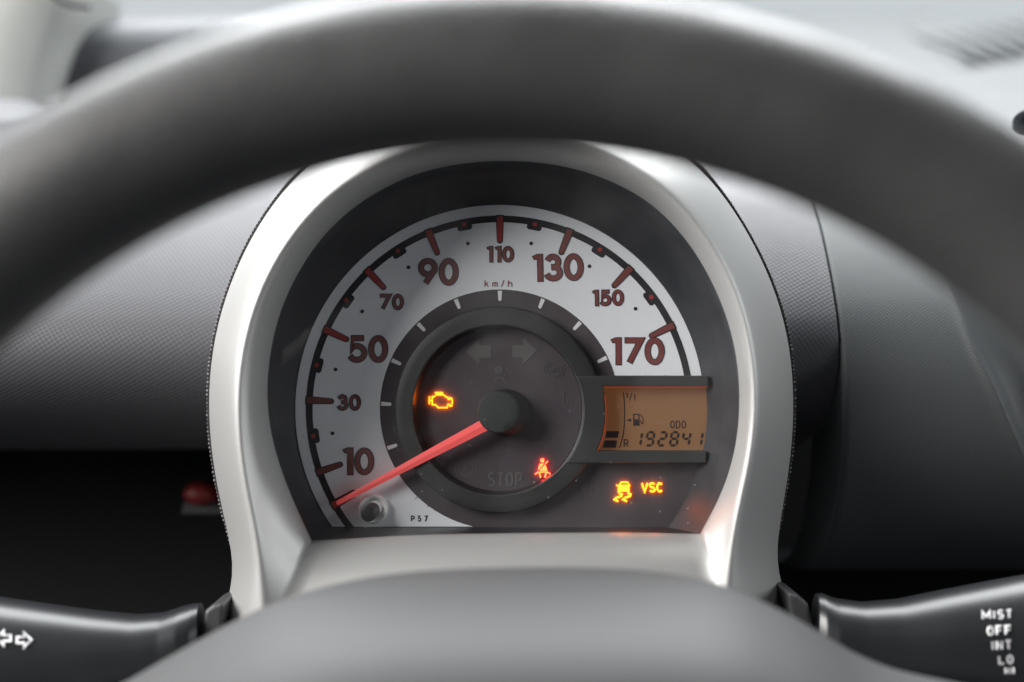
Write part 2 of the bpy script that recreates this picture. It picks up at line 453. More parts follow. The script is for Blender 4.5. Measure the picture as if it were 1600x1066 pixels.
for j, p in enumerate(pr):
    if j: acc_ += (p - pr[j - 1]).length
    u1 = fold_u(p.y) if p.z > -60 else FL[0].x + 40 if p.y > 0 else FL[-1].x
    rr_ = [(U0, p.y - 6, p.z - 60)]; pm_.uv.append((U0, acc_))
    for f in fr_:
        u = U0 + (u1 - U0) * f
        lift = 1.3 * math.exp(-((1 - f) / .055) ** 2) if p.z > -60 else 0
        edge_ = -1.2 * math.exp(-(f / .006) ** 2)
        rr_.append((u, p.y, p.z + lift + edge_)); pm_.uv.append((u, acc_))
    # beyond the fold the trim drops to a lower plane
    top = rr_[-1]
    for du, dw in ((.8, -.5), (2.2, -3.5), (4.5, -9), (9, -13), (16, -14), (30, -12), (60, -10), (110, -10)):
        rr_.append((top[0] + du, top[1], top[2] + (dw if p.z > -60 else 0))); pm_.uv.append((top[0] + du, acc_))
    rows.append(rr_)
pm_.grid(rows, flip=True)
pm_.build('side_panel', M['dash_right'], dash, True, 75)
# lump added at the far left to darken the dashboard top below the pillar
sh = MB(); sh.uv = []; rows = []
for q, (dy, dw) in enumerate(((60, -60), (6, -58), (-4, -50), (-8, -36), (-6, -16), (0, -4), (10, 2), (30, 6), (70, 8), (130, 8))):
    rr_ = []
    for i in range(30):
        x_ = 60 + i * 12
        p = U(x_, 44 - .035 * (x_ - 90) + dy, -255 + dw + (0 if i < 20 else -(i - 20) * 4)); rr_.append(p); sh.uv.append((p[0], q * 8))
    rows.append(rr_)
sh.grid(rows, flip=True)
sh.build('added_lump', M['added_lump'], dash, True, 80)
# black sheet standing in for the deep shade under the overhang
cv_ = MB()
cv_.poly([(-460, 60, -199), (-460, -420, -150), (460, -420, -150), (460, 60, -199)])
cv_.build('shade_backing', M['cavity'], dash)

# demister grille let into the dashboard top
def on_top(x, y, lift=0.0):
    """photo pixel -> point on the flat dashboard top, dial-frame mm"""
    o = Vector((CU, CV, D)); a = Vector(U(x, y, 0)) - o
    n = Vector((0, math.cos(R_(PITCH)), math.sin(R_(PITCH)))); p0 = Vector((0, 85, -67)) + n * lift
    t = (p0 - o).dot(n) / a.dot(n)
    return o + a * t
NUP = Vector((0, math.cos(R_(PITCH)), math.sin(R_(PITCH))))
rec = MB()
GP = ((1416, 44), (1508, 106), (1760, 62), (1760, 22))
rec.grid([[tuple(on_top(*p, .1)) for p in GP], [tuple(on_top(*p, .9)) for p in GP]], closed=True)
rec.poly([tuple(on_top(*p, .9)) for p in GP])
grille = rec.build('vent_grille', M['dash_right'], dash)
for i in range(9):  # flat dark strips on the plate stand in for shade inside the slots
    sl = MB()
    c = catmull([on_top(a + 26.5 * i, b - 4.6 * i, 1.0) for a, b in ((1436, 59), (1462, 69), (1487, 77.5), (1506, 87), (1527, 101))], 16)
    A_ = []; B_ = []
    for k, p in enumerate(c):
        h_ = 1.3 + 2.6 * k / 15
        h_ *= 1.25
        A_.append(tuple(p + Vector((-h_, 0, 0)))); B_.append(tuple(p + Vector((h_, 0, 0))))
    sl.grid([B_, A_])
    sl.build('vent_slot_shade', M['ventdark'], grille)
# mouth of the round side vent at the right
vt = MB()
c = Vector(U(1630, 190, -40))
rows = []
for r, w in ((34, -4), (30, 4), (25, 5), (22, 0), (21, -18), (0.1, -20)):
    r *= .31
    rows.append([(c.x + r * math.cos(a * math.pi / 16), c.y + .55 * r * math.sin(a * math.pi / 16), c.z + w) for a in range(32)])
vt.grid(rows, closed=True)
vt.build('round_vent', M['ventdark'], dash, True)

# ------------------------------------------------------------------ pillar trim, top left
pil = thing('pillar_trim', 'pale cream windscreen pillar trim at the far left, blurred', 'pillar trim')
pm = MB()
q = [(128, -30), (112, 22), (96, 62), (80, 118), (72, 160)]
edge = catmull([U(x, y, -225) for x, y in q], 14)
rows = []
for du, dw in ((6, -60), (0, -12), (-3, 0), (-10, 7), (-30, 12), (-80, 18), (-200, 30)):
    rows.append([(p.x + du, p.y, p.z + dw) for p in edge])
pm.grid(rows)
pm.build('trim_panel', M['pillar'], pil, True, 70)
gk = MB()
ed = catmull([U(50, -34, -212), U(86, -4, -212), U(108, 6, -212), U(140, 11, -212)], 12)
rows = [[(p.x, p.y + 1.5 * math.cos(a), p.z + 1.5 * math.sin(a)) for p in ed] for a in [i * math.pi / 4 for i in range(9)]]
gk.grid(rows)
gk.build('gasket', M['gasket'], pil, True)

# ------------------------------------------------------------------ instrument cluster
clu = thing('instrument_cluster', 'round speedometer cluster in a satin silver housing behind the steering wheel', 'instrument cluster')

ringA = [(487, 845), (455, 775), (430, 706), (418, 640), (418, 585), (428, 520), (446, 465), (478, 405), (520, 352), (572, 310), (640, 275), (710, 257), (785, 251), (860, 256), (930, 273), (1000, 306), (1050, 348), (1090, 400), (1122, 460), (1143, 520), (1154, 580), (1156, 640), (1148, 706), (1128, 770), (1094, 834)]
ringB = [(468, 884), (432, 800), (408, 726), (398, 640), (400, 580), (411, 515), (431, 455), (465, 394), (508, 339), (560, 296), (632, 260), (708, 240), (785, 233), (862, 238), (935, 258), (1010, 294), (1063, 338), (1104, 392), (1136, 455), (1156, 517), (1166, 580), (1168, 640), (1161, 706), (1143, 770), (1108, 866)]
ringC = [(424, 990), (416, 905), (405, 825), (386, 740), (378, 650), (380, 580), (393, 510), (414, 448), (449, 385), (495, 328), (551, 282), (626, 244), (705, 223), (785, 216), (866, 221), (942, 243), (1016, 281), (1070, 329), (1114, 388), (1146, 450), (1166, 515), (1176, 580), (1178, 645), (1171, 710), (1157, 770), (1140, 850), (1132, 965)]
ringE = [(332, 1040), (338, 985), (347, 951), (366, 930), (373, 903), (368, 875), (357, 835), (345, 790), (334, 735), (327, 680), (325, 625), (329, 560), (342, 495), (362, 435), (393, 368), (435, 305), (475, 262), (540, 215), (640, 175), (785, 160), (920, 172), (1010, 205), (1083, 250), (1122, 292), (1157, 343), (1190, 403), (1215, 463), (1231, 520), (1239, 580), (1241, 640), (1238, 700), (1230, 755), (1221, 805), (1211, 855), (1206, 888), (1211, 910), (1231, 930), (1240, 960), (1246, 1015)]
NP = 110; NB = 26
def ring(ptsL, w, bottom):
    top = catmull([U(x, y, w) for x, y in ptsL], NP)
    bot = catmull([U(x, y, w) for x, y in bottom], NB)
    return top + bot[1:-1]
bA = [(1094, 834), (950, 832), (800, 833), (650, 836), (487, 845)]
bB = [(1108, 866), (950, 862), (800, 862), (650, 868), (468, 884)]
bC = [(1132, 965), (950, 955), (800, 955), (650, 962), (424, 990)]
bE = [(1246, 1015), (1120, 1040), (800, 1050), (500, 1050), (332, 1040)]
rA = ring(ringA, 19, bA); rB = ring(ringB, 34, bB)
rC = ring(ringC, 41, bC)
rE = ring(ringE, 6, bE)
def relax(r_, it=10):
    for _ in range(it):
        q = list(r_)
        for i in range(2, NP - 2): q[i] = r_[i] * .5 + (r_[i - 1] + r_[i + 1]) * .25
        r_ = q
    return r_
rA = relax(rA, 6); rB = relax(rB); rC = relax(rC); rE = relax(rE)
def bulge(p): return 1.0 - .6 / (1 + math.exp(-(p.x - 45) / 22))
rC2 = [a.lerp(b, .14) + Vector((0, 0, 5.2 * bulge(a))) for a, b in zip(rC, rE)]
rD = [a.lerp(b, .48) + Vector((0, 0, 9.0 * bulge(a))) for a, b in zip(rC, rE)]
rD2 = [a.lerp(b, .80) + Vector((0, 0, 6.5 * bulge(a))) for a, b in zip(rC, rE)]
def inset(r, k, dw):
    c = Vector((0, 0, 0))
    return [Vector((p.x * k, p.y * k, p.z + dw)) for p in r]
rF = inset(rE, .985, -5); rG = inset(rE, .97, -95)
def between(keys, sub):
    out = []
    for i in range(len(keys) - 1):
        k0 = keys[max(i - 1, 0)]; k1 = keys[i]; k2 = keys[i + 1]; k3 = keys[min(i + 2, len(keys) - 1)]
        for s in range(sub):
            t = s / sub
            out.append([0.5 * ((2 * b) + (c - a) * t + (2 * a - 5 * b + 4 * c - d) * t * t + (3 * b - a - 3 * c + d) * t ** 3) for a, b, c, d in zip(k0, k1, k2, k3)])
    out.append(keys[-1]); return out
hs = MB()
hrows = between([rA, rB, rC, rC2, rD, rD2, rE], 6)
for _ in range(14):                       # round the crest over
    q = [list(x_) for x_ in hrows]
    for j in range(3, len(hrows) - 2):
        q[j] = [b * .5 + (a + c) * .25 for a, b, c in zip(hrows[j - 1], hrows[j], hrows[j + 1])]
    hrows = q
hs.grid(hrows + [rF, rG], closed=True, flip=False)
housing = hs.build('housing', M['silver'], clu, True, 62)

# ring of dash grain that shows as a dotted line round the housing
bd = MB()
trace = catmull([U(x, y, 4) for x, y in ringE[3:-2]], 330)
for i, p in enumerate(trace):
    if p.y > 100: continue
    d = Vector((p.x, p.y, 0)).normalized() * 0.35
    r = random.uniform(.22, .50)
    c = p + d + Vector((random.uniform(-.08, .08), random.uniform(-.08, .08), 0))
    vs = [bd.vert((c.x + r * a, c.y + r * b, c.z + r * g)) for a, b, g in ((1, 0, 0), (0, 1, 0), (-1, 0, 0), (0, -1, 0), (0, 0, 1))]
    for k in range(4): bd.face((vs[k], vs[(k + 1) % 4], vs[4]))
bd.build('edge_beading', M['bead'], clu, True, 80, kind='stuff')
gp = MB()
tr2 = catmull([U(x, y, 3) for x, y in ringE[3:-2]], 200)
gp.grid([[tuple(p + Vector((p.x, p.y, 0)).normalized() * 0.6 + Vector((0, 0, -.8))) for p in tr2], [tuple(p - Vector((p.x, p.y, 0)).normalized() * 1.0 + Vector((0, 0, -.8))) for p in tr2]], flip=True)
gp.build('edge_gap', M['seam'], clu)

# black inner wall between the housing and the dial
RD = 321.5 * S
SILL = -(824 - 640) * S
aL = 180 + math.degrees(math.asin(-SILL / RD)); aR = -math.degrees(math.asin(-SILL / RD))
base_top = [Vector((RD * math.cos(R_(aL + (aR - aL) * i / (NP - 1))), RD * math.sin(R_(aL + (aR - aL) * i / (NP - 1))), .3)) for i in range(NP)]
base_bot = [base_top[-1].lerp(base_top[0], i / (NB - 1)) for i in range(NB)]
rBase = base_top + base_bot[1:-1]
rA0 = [Vector((p.x * 1.004, p.y * 1.004, p.z + .3)) for p in rA]
cw = MB()
mid = [a.lerp(b, .5) + Vector((0, 0, -1.0)) for a, b in zip(rA0, rBase)]
cw.grid([rBase, [a.lerp(b, .5) for a, b in zip(rBase, mid)], mid, [a.lerp(b, .5) for a, b in zip(mid, rA0)], rA0], closed=True)
cw.build('cowl', M['cowl'], clu, True, 40)

# dial plate
dm = MB()
dm.poly([(p.x * 1.01, p.y * 1.01, 0) for p in rBase][::-1] if False else [(p.x * 1.01, p.y * 1.01, 0) for p in reversed(rBase)])
dial = dm.build('dial_face', M['dial_dark'], clu)
BAR_T = (640 - 588) * S
def sector(mb, r0, r1, w, m=0, lo=None, hi=None, n=96):
    """ring sector cut off level at the sill on the left and at the display bar on the right"""
    r0 *= S; r1 *= S
    def ends(r): return (math.degrees(math.asin(BAR_T / r)), 180 + math.degrees(math.asin(min(1, -(SILL + .25) / r))))
    a0, a1 = ends(r0); b0, b1 = ends(r1)
    A = [(r0 * math.cos(R_(a0 + (a1 - a0) * i / n)), r0 * math.sin(R_(a0 + (a1 - a0) * i / n)), w) for i in range(n + 1)]
    B = [(r1 * math.cos(R_(b0 + (b1 - b0) * i / n)), r1 * math.sin(R_(b0 + (b1 - b0) * i / n)), w) for i in range(n + 1)]
    mb.grid([A, B], m=m, flip=True)
x = MB(); sector(x, 187.5, 319.5, .10); x.build('silver_scale', M['dial_silver'], dial)
x = MB(); sector(x, 292.5, 303, .18); x.build('scale_arc', M['black_print'], dial)
def ang(v): return 90 + (110 - v) * (1.09 if v < 110 else 1.068)
def pol(r, a): return (r * S * math.cos(R_(a)), r * S * math.sin(R_(a)))
def tapered(a, ro, ri, wo, wi):
    c, s_ = math.cos(R_(a)), math.sin(R_(a))
    def P(r, t): return ((r * c - t * s_) * S, (r * s_ + t * c) * S)
    pts = [P(ro, -wo / 2), P(ro, wo / 2)]
    for k in range(9):
        b = math.pi / 2 - math.pi * k / 8
        pts.append(P(ri + wi / 2 - wi / 2 * math.cos(b), wi / 2 * math.sin(b)))
    return pts
for v in (0, 10, 30, 50, 70, 90, 110, 130, 150, 170):
    x = MB()
    big = v == 0
    P1 = tapered(ang(v), 304, 259 if not big else 257, 13 if not big else 15, 9.5 if not big else 12)
    P2 = tapered(ang(v), 301.5, 261.5, 10 if not big else 11, 7 if not big else 9)
    x.poly([(p[0], p[1], .25) for p in P1], 0); x.poly([(p[0], p[1], .32) for p in P2], 1)
    x.build('tick_mark', [M['black_print'], M['red_bright'] if v in (50, 70, 90, 110, 0) else M['red_print']], dial)
for v in range(20, 161, 20):
    a = ang(v); x = MB()
    c, s_ = math.cos(R_(a)), math.sin(R_(a))
    def P(r, t): return ((r * c - t * s_) * S, (r * s_ + t * c) * S, .22)
    x.poly([P(294, 11.5), P(287.5, 11.5), P(285, 8.5), P(285, -8.5), P(287.5, -11.5), P(294, -11.5)][::1], 0)
    x.disc(pol(294.5, a), 3.6 * S, .30, 14, 1)
    x.build('minor_mark', [M['black_print'], M['red_bright']], dial)
    x = MB(); x.disc(pol(264, a), 3.0 * S, .20, 14); x.build('dot', M['black_print'], dial)
for v in (10, 30, 50, 70, 90, 110, 130, 150, 170):
    x = MB(); x.poly([(p[0], p[1], .16) for p in tapered(ang(v), 185.5, 169.5, 6.6, 5.2)]); x.build('white_tick', M['white_print'], dial)
WD = {'_': .72, '1': .42, '0': .71, '3': .66, '7': .76, '5': .70, '9': .70}
for txt, cx, cy, big, rt in (('10', 559, 721, 1, 0), ('30', 545.5, 629, 0, 0), ('50', 575, 545.5, 1, 0), ('70', 611.5, 472, 0, 0), ('90', 685, 425, 1, 0), ('110', 781, 397.5, 0, 0), ('130', 871, 419, 1, 1.2), ('150', 949.5, 466, 0, 1), ('170', 995, 549, 1, 0)):
    x = MB(); H = (41.4 if big else 23.8) * S; t = (7.4 if big else 4.2) * S; adv = (3.2 if big else 2.8) * S
    W = text_width(txt, H, adv, WD)
    c = T(cx, cy)
    glyphs(x, txt, c[0] - W / 2, c[1] - H / 2, H, t, adv, WD, .25, 1, 0, 1.25 * S, rot=R_(rt))
    x.build('numeral', [M['black_print'], M['red_print']], dial)
x = MB(); WT = {'_': .62, 'm': .75, '/': .5}
H = 11.5 * S; c = T(757, 449); glyphs(x, 'km/h', c[0], c[1], H, 1.7 * S, 5.0 * S, WT, .2, 0)
x.build('unit_lettering', M['red_print'], dial)
x = MB(); c = T(642, 815.5); glyphs(x, 'P57', c[0], c[1], 10 * S, 2.0 * S, 4.0 * S, {'_': .62}, .2, 0)
x.build('part_lettering', M['black_print'], dial)

# unlit symbols printed on the smoked plate (flat print, faintly paler than the plate)
def sym(name, fn, m='ghost_dim', label=None):
    x = MB(); fn(x); o = x.build(name, M[m], clu); 
    if label: o['label'] = label
    return o
GW = .14
def px7(p): return T(640 + p[0] / 5.333, 500 + p[1] / 5.333)[:2]
def px8(p): return T(640 + p[0] / 5.333, 640 + p[1] / 5.333)[:2]
sym('unlit_symbol', lambda x: x.poly([(*px7(p), GW) for p in ((470, 265), (582, 155), (582, 212), (678, 212), (678, 315), (582, 315), (582, 372))][::-1]), 'ghost', 'unlit left turn arrow')
sym('unlit_symbol', lambda x: x.poly([(*px7(p), GW) for p in ((1060, 258), (945, 145), (945, 210), (855, 210), (855, 312), (945, 312), (945, 372))]), 'ghost', 'unlit right turn arrow')
def gear(x):
    c = px7((342, 425)); x.ribbon([(c[0] + 11 * S * a, c[1] + 11 * S * b) for a, b in arc(0, 0, 1, 1, 0, 360, 24)[:-1]], 1.6 * S, GW, True)
    for k in range(8):
        d = arc(0, 0, 1, 1, k * 45, k * 45, 1)[0]
        x.ribbon([(c[0] + 12.5 * S * d[0], c[1] + 12.5 * S * d[1]), (c[0] + 15.5 * S * d[0], c[1] + 15.5 * S * d[1])], 2.6 * S, GW + .004)
    x.ribbon([(c[0], c[1] + 6 * S), (c[0], c[1] - 2 * S)], 2 * S, GW + .004); x.disc((c[0], c[1] - 5 * S), 1.3 * S, GW + .004, 10)
sym('unlit_symbol', gear, label='unlit gearbox cog symbol')
def airbag_sym(x):
    x.disc(px7((742, 418)), 6.8 * S, GW, 20)
    x.ribbon([px7(p) for p in ((705, 530), (725, 485), (762, 480), (808, 530))], 2.4 * S, GW + .004)
    x.ribbon([px7(p) for p in ((780, 495), (812, 440))], 2.2 * S, GW + .008)
    x.disc(px7((818, 412)), 2.2 * S, GW + .004, 10); x.disc(px7((842, 435)), 2 * S, GW + .004, 10)
sym('unlit_symbol', airbag_sym, label='unlit airbag symbol')
def abs_sym(x):
    c = px7((1200, 418))
    x.ribbon([(c[0] + 11.5 * S * a, c[1] + 11.5 * S * b) for a, b in arc(0, 0, 1, 1, 0, 360, 26)[:-1]], 1.4 * S, GW, True)
    for s0 in (-48, 132):
        x.ribbon([(c[0] + 15.5 * S * a, c[1] + 15.5 * S * b) for a, b in arc(0, 0, 1, 1, s0, s0 + 96, 12)], 1.5 * S, GW)
    glyphs(x, 'ABS', c[0] - 8 * S, c[1] - 3.4 * S, 7 * S, 1.3 * S, .8 * S, {'_': .68}, GW + .01)
sym('unlit_symbol', abs_sym, label='unlit ABS symbol')
def brake(x):
    c = px8((465, 492))
    x.ribbon([(c[0] + 11.5 * S * a, c[1] + 11.5 * S * b) for a, b in arc(0, 0, 1, 1, 0, 360, 26)[:-1]], 1.5 * S, GW, True)
    for s0 in (-46, 134):
        x.ribbon([(c[0] + 16 * S * a, c[1] + 16 * S * b) for a, b in arc(0, 0, 1, 1, s0, s0 + 92, 12)], 1.6 * S, GW)
    x.ribbon([(c[0], c[1] + 7 * S), (c[0], c[1] - 3 * S)], 1.8 * S, GW + .004); x.disc((c[0], c[1] - 5.6 * S), 1.1 * S, GW + .004, 10)
sym('unlit_symbol', brake, 'ghost', label='unlit brake symbol')
def stop(x):
    c = T(762, 760.5); glyphs(x, 'STOP', c[0], c[1], 23 * S, 3.4 * S, 2.4 * S, {'_': .52, 'T': .5}, GW)
sym('unlit_symbol', stop, 'ghost', label='unlit STOP lettering')
def beam(x):
    x.ribbon([px8(p) for p in ((785, 265), (830, 268), (870, 285), (893, 322), (875, 358), (835, 382), (790, 384), (778, 350), (778, 300))], 1.5 * S, GW, True)
    for k in range(4): x.ribbon([px8((690, 285 + k * 24)), px8((758, 285 + k * 24))], 1.6 * S, GW)
sym('unlit_symbol', beam, label='unlit headlamp symbol')
def battery(x):
    x.ribbon([px7(p) for p in ((1235, 860), (1400, 860), (1400, 945), (1235, 945))], 1.3 * S, GW, True)
    x.ribbon([px7((1262, 900)), px7((1290, 900))], 1.2 * S, GW + .004); x.ribbon([px7((1345, 900)), px7((1372, 900))], 1.2 * S, GW + .004)
    x.ribbon([px7((1250, 848)), px7((1275, 848))], 1.6 * S, GW + .004); x.ribbon([px7((1360, 848)), px7((1385, 848))], 1.6 * S, GW + .004)
sym('unlit_symbol', battery, label='unlit battery symbol')
def thermo(x):
    x.ribbon([px7((1285, 590)), px7((1285, 690))], 1.8 * S, GW)
    for k in range(3): x.ribbon([px7((1292, 600 + k * 35)), px7((1325, 600 + k * 35))], 1.4 * S, GW + .004)
    x.ribbon([px7((1250, 705)), px7((1275, 698)), px7((1300, 705)), px7((1330, 698)), px7((1355, 705))], 1.3 * S, GW + .008)
sym('unlit_symbol', thermo, label='unlit coolant temperature symbol')
def fog(x):
    x.ribbon([px7((1062, 890)), px7((1062, 990))], 1.2 * S, GW)
    for k in (0, 1): x.ribbon([px7((1010 + k * 90, 950)), px7((1000 + k * 100, 985)), px7((1012 + k * 88, 1030))], 1.2 * S, GW)
sym('unlit_symbol', fog, label='unlit lamp symbol right of the needle cap')
def psx(x):
    c = T(910, 772); glyphs(x, 'P/S', c[0], c[1], 14 * S, 2.2 * S, 2.5 * S, {'_': .6, '/': .4}, GW)
sym('unlit_symbol', psx, label='unlit P/S lettering')
def oil(x):
    x.ribbon([px8((175, 155)), px8((175, 120)), px8((235, 125)), px8((270, 160)), px8((325, 128))], 1.2 * S, GW)
    x.ribbon([px8((235, 165)), px8((265, 165))], 1.2 * S, GW + .004)
sym('unlit_symbol', oil, label='unlit oil can symbol')
def spanner(x):
    x.ribbon([T(649 + 0, 780)[:2], T(655, 772)[:2], T(664, 774)[:2], T(667, 782)[:2], T(669, 793)[:2]], 1.1 * S, GW)
sym('unlit_symbol', spanner, label='unlit curved symbol beside the white scale')

# raised ring and display surround
def shear(p, w):                    # the cluster is seen a little from the right
    return (p[0] - .15 * w, p[1])
rg = MB()
prof = [(161.5, .1), (160, 3.6), (158.5, 4.5), (155, 4.9), (146, 5.2), (138, 5.4), (133.5, 5.5), (131.5, 5.2)]
rows = []
for r, w in prof:
    rows.append([(*shear((r * S * math.cos(2 * math.pi * i / 120), r * S * math.sin(2 * math.pi * i / 120)), w), w) for i in range(120)])
rg.grid(rows, closed=True, flip=True)
cb = rg.build('centre_ring', M['ring'], clu, True, 35)
ri = MB()
rows = []
for r, w in ((131.5, 5.2), (129, 2.5), (127.5, .05)):
    rows.append([(*shear((r * S * math.cos(2 * math.pi * i / 120), r * S * math.sin(2 * math.pi * i / 120)), w), w) for i in range(120)])
ri.grid(rows, closed=True, flip=True)
ri.build('inner_edge', M['ring_gloss'], cb, True)
# frame around the display: left plate, upper bar, lower bar
HB = 5.75
def plate(pxs, w0, w1, name, m='ring', parent=cb):
    x = MB(); x.prism([U(a, b, w1)[:2] for a, b in pxs], w0, w1)
    o = x.build(name, M[m], parent)
    bv = o.modifiers.new('bevel', 'BEVEL'); bv.width = .0004; bv.segments = 2
    return o
lc = [(942, 604), (944.5, 618), (946, 640), (945.5, 660), (941, 684), (933, 705)]
arcpx = [(777.5 + 134.5 * math.cos(R_(a)), 642 + 134.5 * math.sin(R_(a))) for a in (37.5, 30, 22, 14, 6, -2, -10, -17, -24)]
plate([(1107, 587.5), (1107, 604), (942, 604)] + lc[1:] + [(1104, 705), (1104, 723.5)] + arcpx, .05, HB, 'display_frame')
# lcd
lm = MB(); lm.poly([(*T(a, b)[:2], 1.0) for a, b in ((925, 600), (925, 710), (1120, 710), (1120, 600))])
lcd = lm.build('display', M['lcd'], clu)
lg = MB()  # glowing strips added to redden the upper and left display edges
lg.prism([U(a, b, 4.6)[:2] for a, b in ((942, 604.5), (942, 605.6), (1106, 605.6), (1106, 604.5))], 1.1, 4.6)
lg.prism([U(a, b, 4.6)[:2] for a, b in [(p[0] + .6, p[1]) for p in lc[1:]] + [(p[0] + 1.7, p[1]) for p in lc[:0:-1]]], 1.1, 4.6)
lg.build('added_glow_edge', M['lcd_glow'], lcd)
def TL(cx, cy): return T(780 + cx / 4.441, 520 + cy / 4.441)[:2]
LW = 1.06
def lcdp(name, fn): 
    x = MB(); fn(x); return x.build(name, M['lcd_ink'], lcd)
lcdp('fuel_bar', lambda x: x.poly([(*TL(*p), LW) for p in ((745, 682), (735, 728), (822, 728), (832, 682))]))
lcdp('fuel_bar', lambda x: x.poly([(*TL(*p), LW) for p in ((730, 745), (717, 795), (808, 797), (818, 747))]))
lcdp('fuel_scale', lambda x: x.ribbon([TL(*p) for p in ((861, 412), (867, 480), (869, 560), (867, 640), (860, 705), (848, 750), (834, 798))], 1.7 * S, LW))
def pump(x):
    x.poly([(*TL(*p), LW) for p in ((880, 606), (914, 594), (914, 618))])
    x.ribbon([TL(*p) for p in ((932, 640), (932, 566), (968, 566), (968, 640))], 1.8 * S, LW)
    x.poly([(*TL(*p), LW + .006) for p in ((929, 600), (929, 645), (973, 645), (973, 600))])
    x.ribbon([TL(*p) for p in ((975, 612), (984, 614), (986, 632), (996, 630), (998, 602), (990, 580), (978, 568))], 1.4 * S, LW + .004)
lcdp('fuel_pump_symbol', pump)
def oneone(x):
    c = TL(876, 452); glyphs(x, '1', c[0], c[1], 7.5 * S, 1.7 * S, 0, {'_': .45}, LW)
    c = TL(899, 472); glyphs(x, '/', c[0], c[1], 12 * S, 1.5 * S, 0, {'_': .42}, LW)
    c = TL(925, 470); glyphs(x, '1', c[0], c[1], 9 * S, 1.7 * S, 0, {'_': .45}, LW)
lcdp('full_mark', oneone)
def rr(x):
    c = TL(862, 793); glyphs(x, 'R', c[0], c[1], 12.5 * S, 1.9 * S, 0, {'_': .62}, LW)
lcdp('reserve_mark', rr)
def odo(x):
    c = TL(1184, 664); glyphs(x, 'ODO', c[0], c[1], 12.4 * S, 1.8 * S, 1.3 * S, {'_': .60}, LW)
lcdp('odometer_lettering', odo)
SEG = {'1': 'bc', '9': 'abcdfg', '2': 'abged', '8': 'abcdefg', '4': 'fgbc'}
def seven(x, ch, ox, oy, W, H, t, it=.16):
    g = .14 * t
    def P(a, b): return (ox + a + it * b, oy + b, LW)
    def hseg(y, lo, hi): x.poly([P(lo, y), P(lo + t / 2, y + t / 2), P(hi - t / 2, y + t / 2), P(hi, y), P(hi - t / 2, y - t / 2), P(lo + t / 2, y - t / 2)])
    def vseg(xx, lo, hi): x.poly([P(xx, lo), P(xx - t / 2, lo + t / 2), P(xx - t / 2, hi - t / 2), P(xx, hi), P(xx + t / 2, hi - t / 2), P(xx + t / 2, lo + t / 2)])
    for s_ in SEG[ch]:
        if s_ == 'a': hseg(H - t / 2, t / 2 + g, W - t / 2 - g)
        if s_ == 'g': hseg(H / 2, t / 2 + g, W - t / 2 - g)
        if s_ == 'd': hseg(t / 2, t / 2 + g, W - t / 2 - g)
        if s_ == 'b': vseg(W - t / 2, H / 2 + g, H - t / 2 - g)
        if s_ == 'c': vseg(W - t / 2, t / 2 + g, H / 2 - g)
        if s_ == 'f': vseg(t / 2, H / 2 + g, H - t / 2 - g)
        if s_ == 'e': vseg(t / 2, t / 2 + g, H / 2 - g)
for ch, bx in zip('192841', (920, 1005, 1090, 1172, 1255, 1340)):
    x = MB(); c = TL(bx, 790); seven(x, ch, c[0], c[1], 14.4 * S, 24.5 * S, 4.0 * S)
    x.build('odometer_digit', M['lcd_ink'], lcd)

# lit warning lamps: strokes raised with added glowing flanks to redden the plate
RZ = .65; WL = .12
def lit(name, fn, mats, label):
    x = MB(); fn(x); return x.build(name, [M[a] for a in mats], clu, label=label)
def engine(x):
    P = [(188, 640), (205, 640), (222, 625), (283, 625), (303, 642), (322, 648), (322, 662), (338, 662), (338, 650), (350, 655), (356, 672), (352, 716), (336, 720), (332, 704), (318, 706), (312, 732), (240, 732), (216, 708), (188, 706)]
    x.ribbon([px7(p) for p in P], 1.9 * S, WL, True, 0, RZ, 1)
    x.ribbon([px7((212, 609)), px7((277, 609))], 2.8 * S, WL, False, 0, RZ + .02, 1)
    x.ribbon([px7((244, 612)), px7((244, 624))], 5 * S, WL, False, 0, RZ + .01, 1)
    x.ribbon([px7((165, 638)), px7((165, 702))], 1.9 * S, WL, False, 0, RZ, 1)
    x.ribbon([px7((165, 672)), px7((190, 672))], 1.9 * S, WL, False, 0, RZ + .02, 1)
lit('warning_light', engine, ('amber', 'amber_edge'), 'lit amber engine warning symbol')
def belt(x):
    x.disc(px8((1106, 424)), 3.2 * S, WL, 16, 0, RZ, 1)
    x.prism([px8(p) for p in ((1086, 452), (1120, 448), (1078, 500), (1072, 505), (1074, 478))], WL, WL + RZ, 0, 1)
    x.prism([px8(p) for p in ((1128, 456), (1140, 478), (1148, 512), (1120, 510), (1090, 512), (1083, 505))], WL, WL + RZ, 0, 1)
    x.ribbon([px8((1152, 430)), px8((1130, 452))], 1.7 * S, WL, False, 0, RZ, 1)
    x.ribbon([px8(p) for p in ((1045, 541), (1070, 522), (1090, 522), (1120, 520), (1148, 522), (1172, 536))], 1.8 * S, WL, False, 0, RZ + .01, 1)
    x.ribbon([px8((1082, 530)), px8((1092, 566))], 2.4 * S, WL, False, 0, RZ, 1)
    x.ribbon([px8((1138, 530)), px8((1126, 566))], 2.4 * S, WL, False, 0, RZ, 1)
lit('warning_light', belt, ('redlamp', 'redlamp_edge'), 'lit red seat belt warning symbol')
def px6(p): return T(780 + p[0] / 4.441, 680 + p[1] / 4.441)[:2]
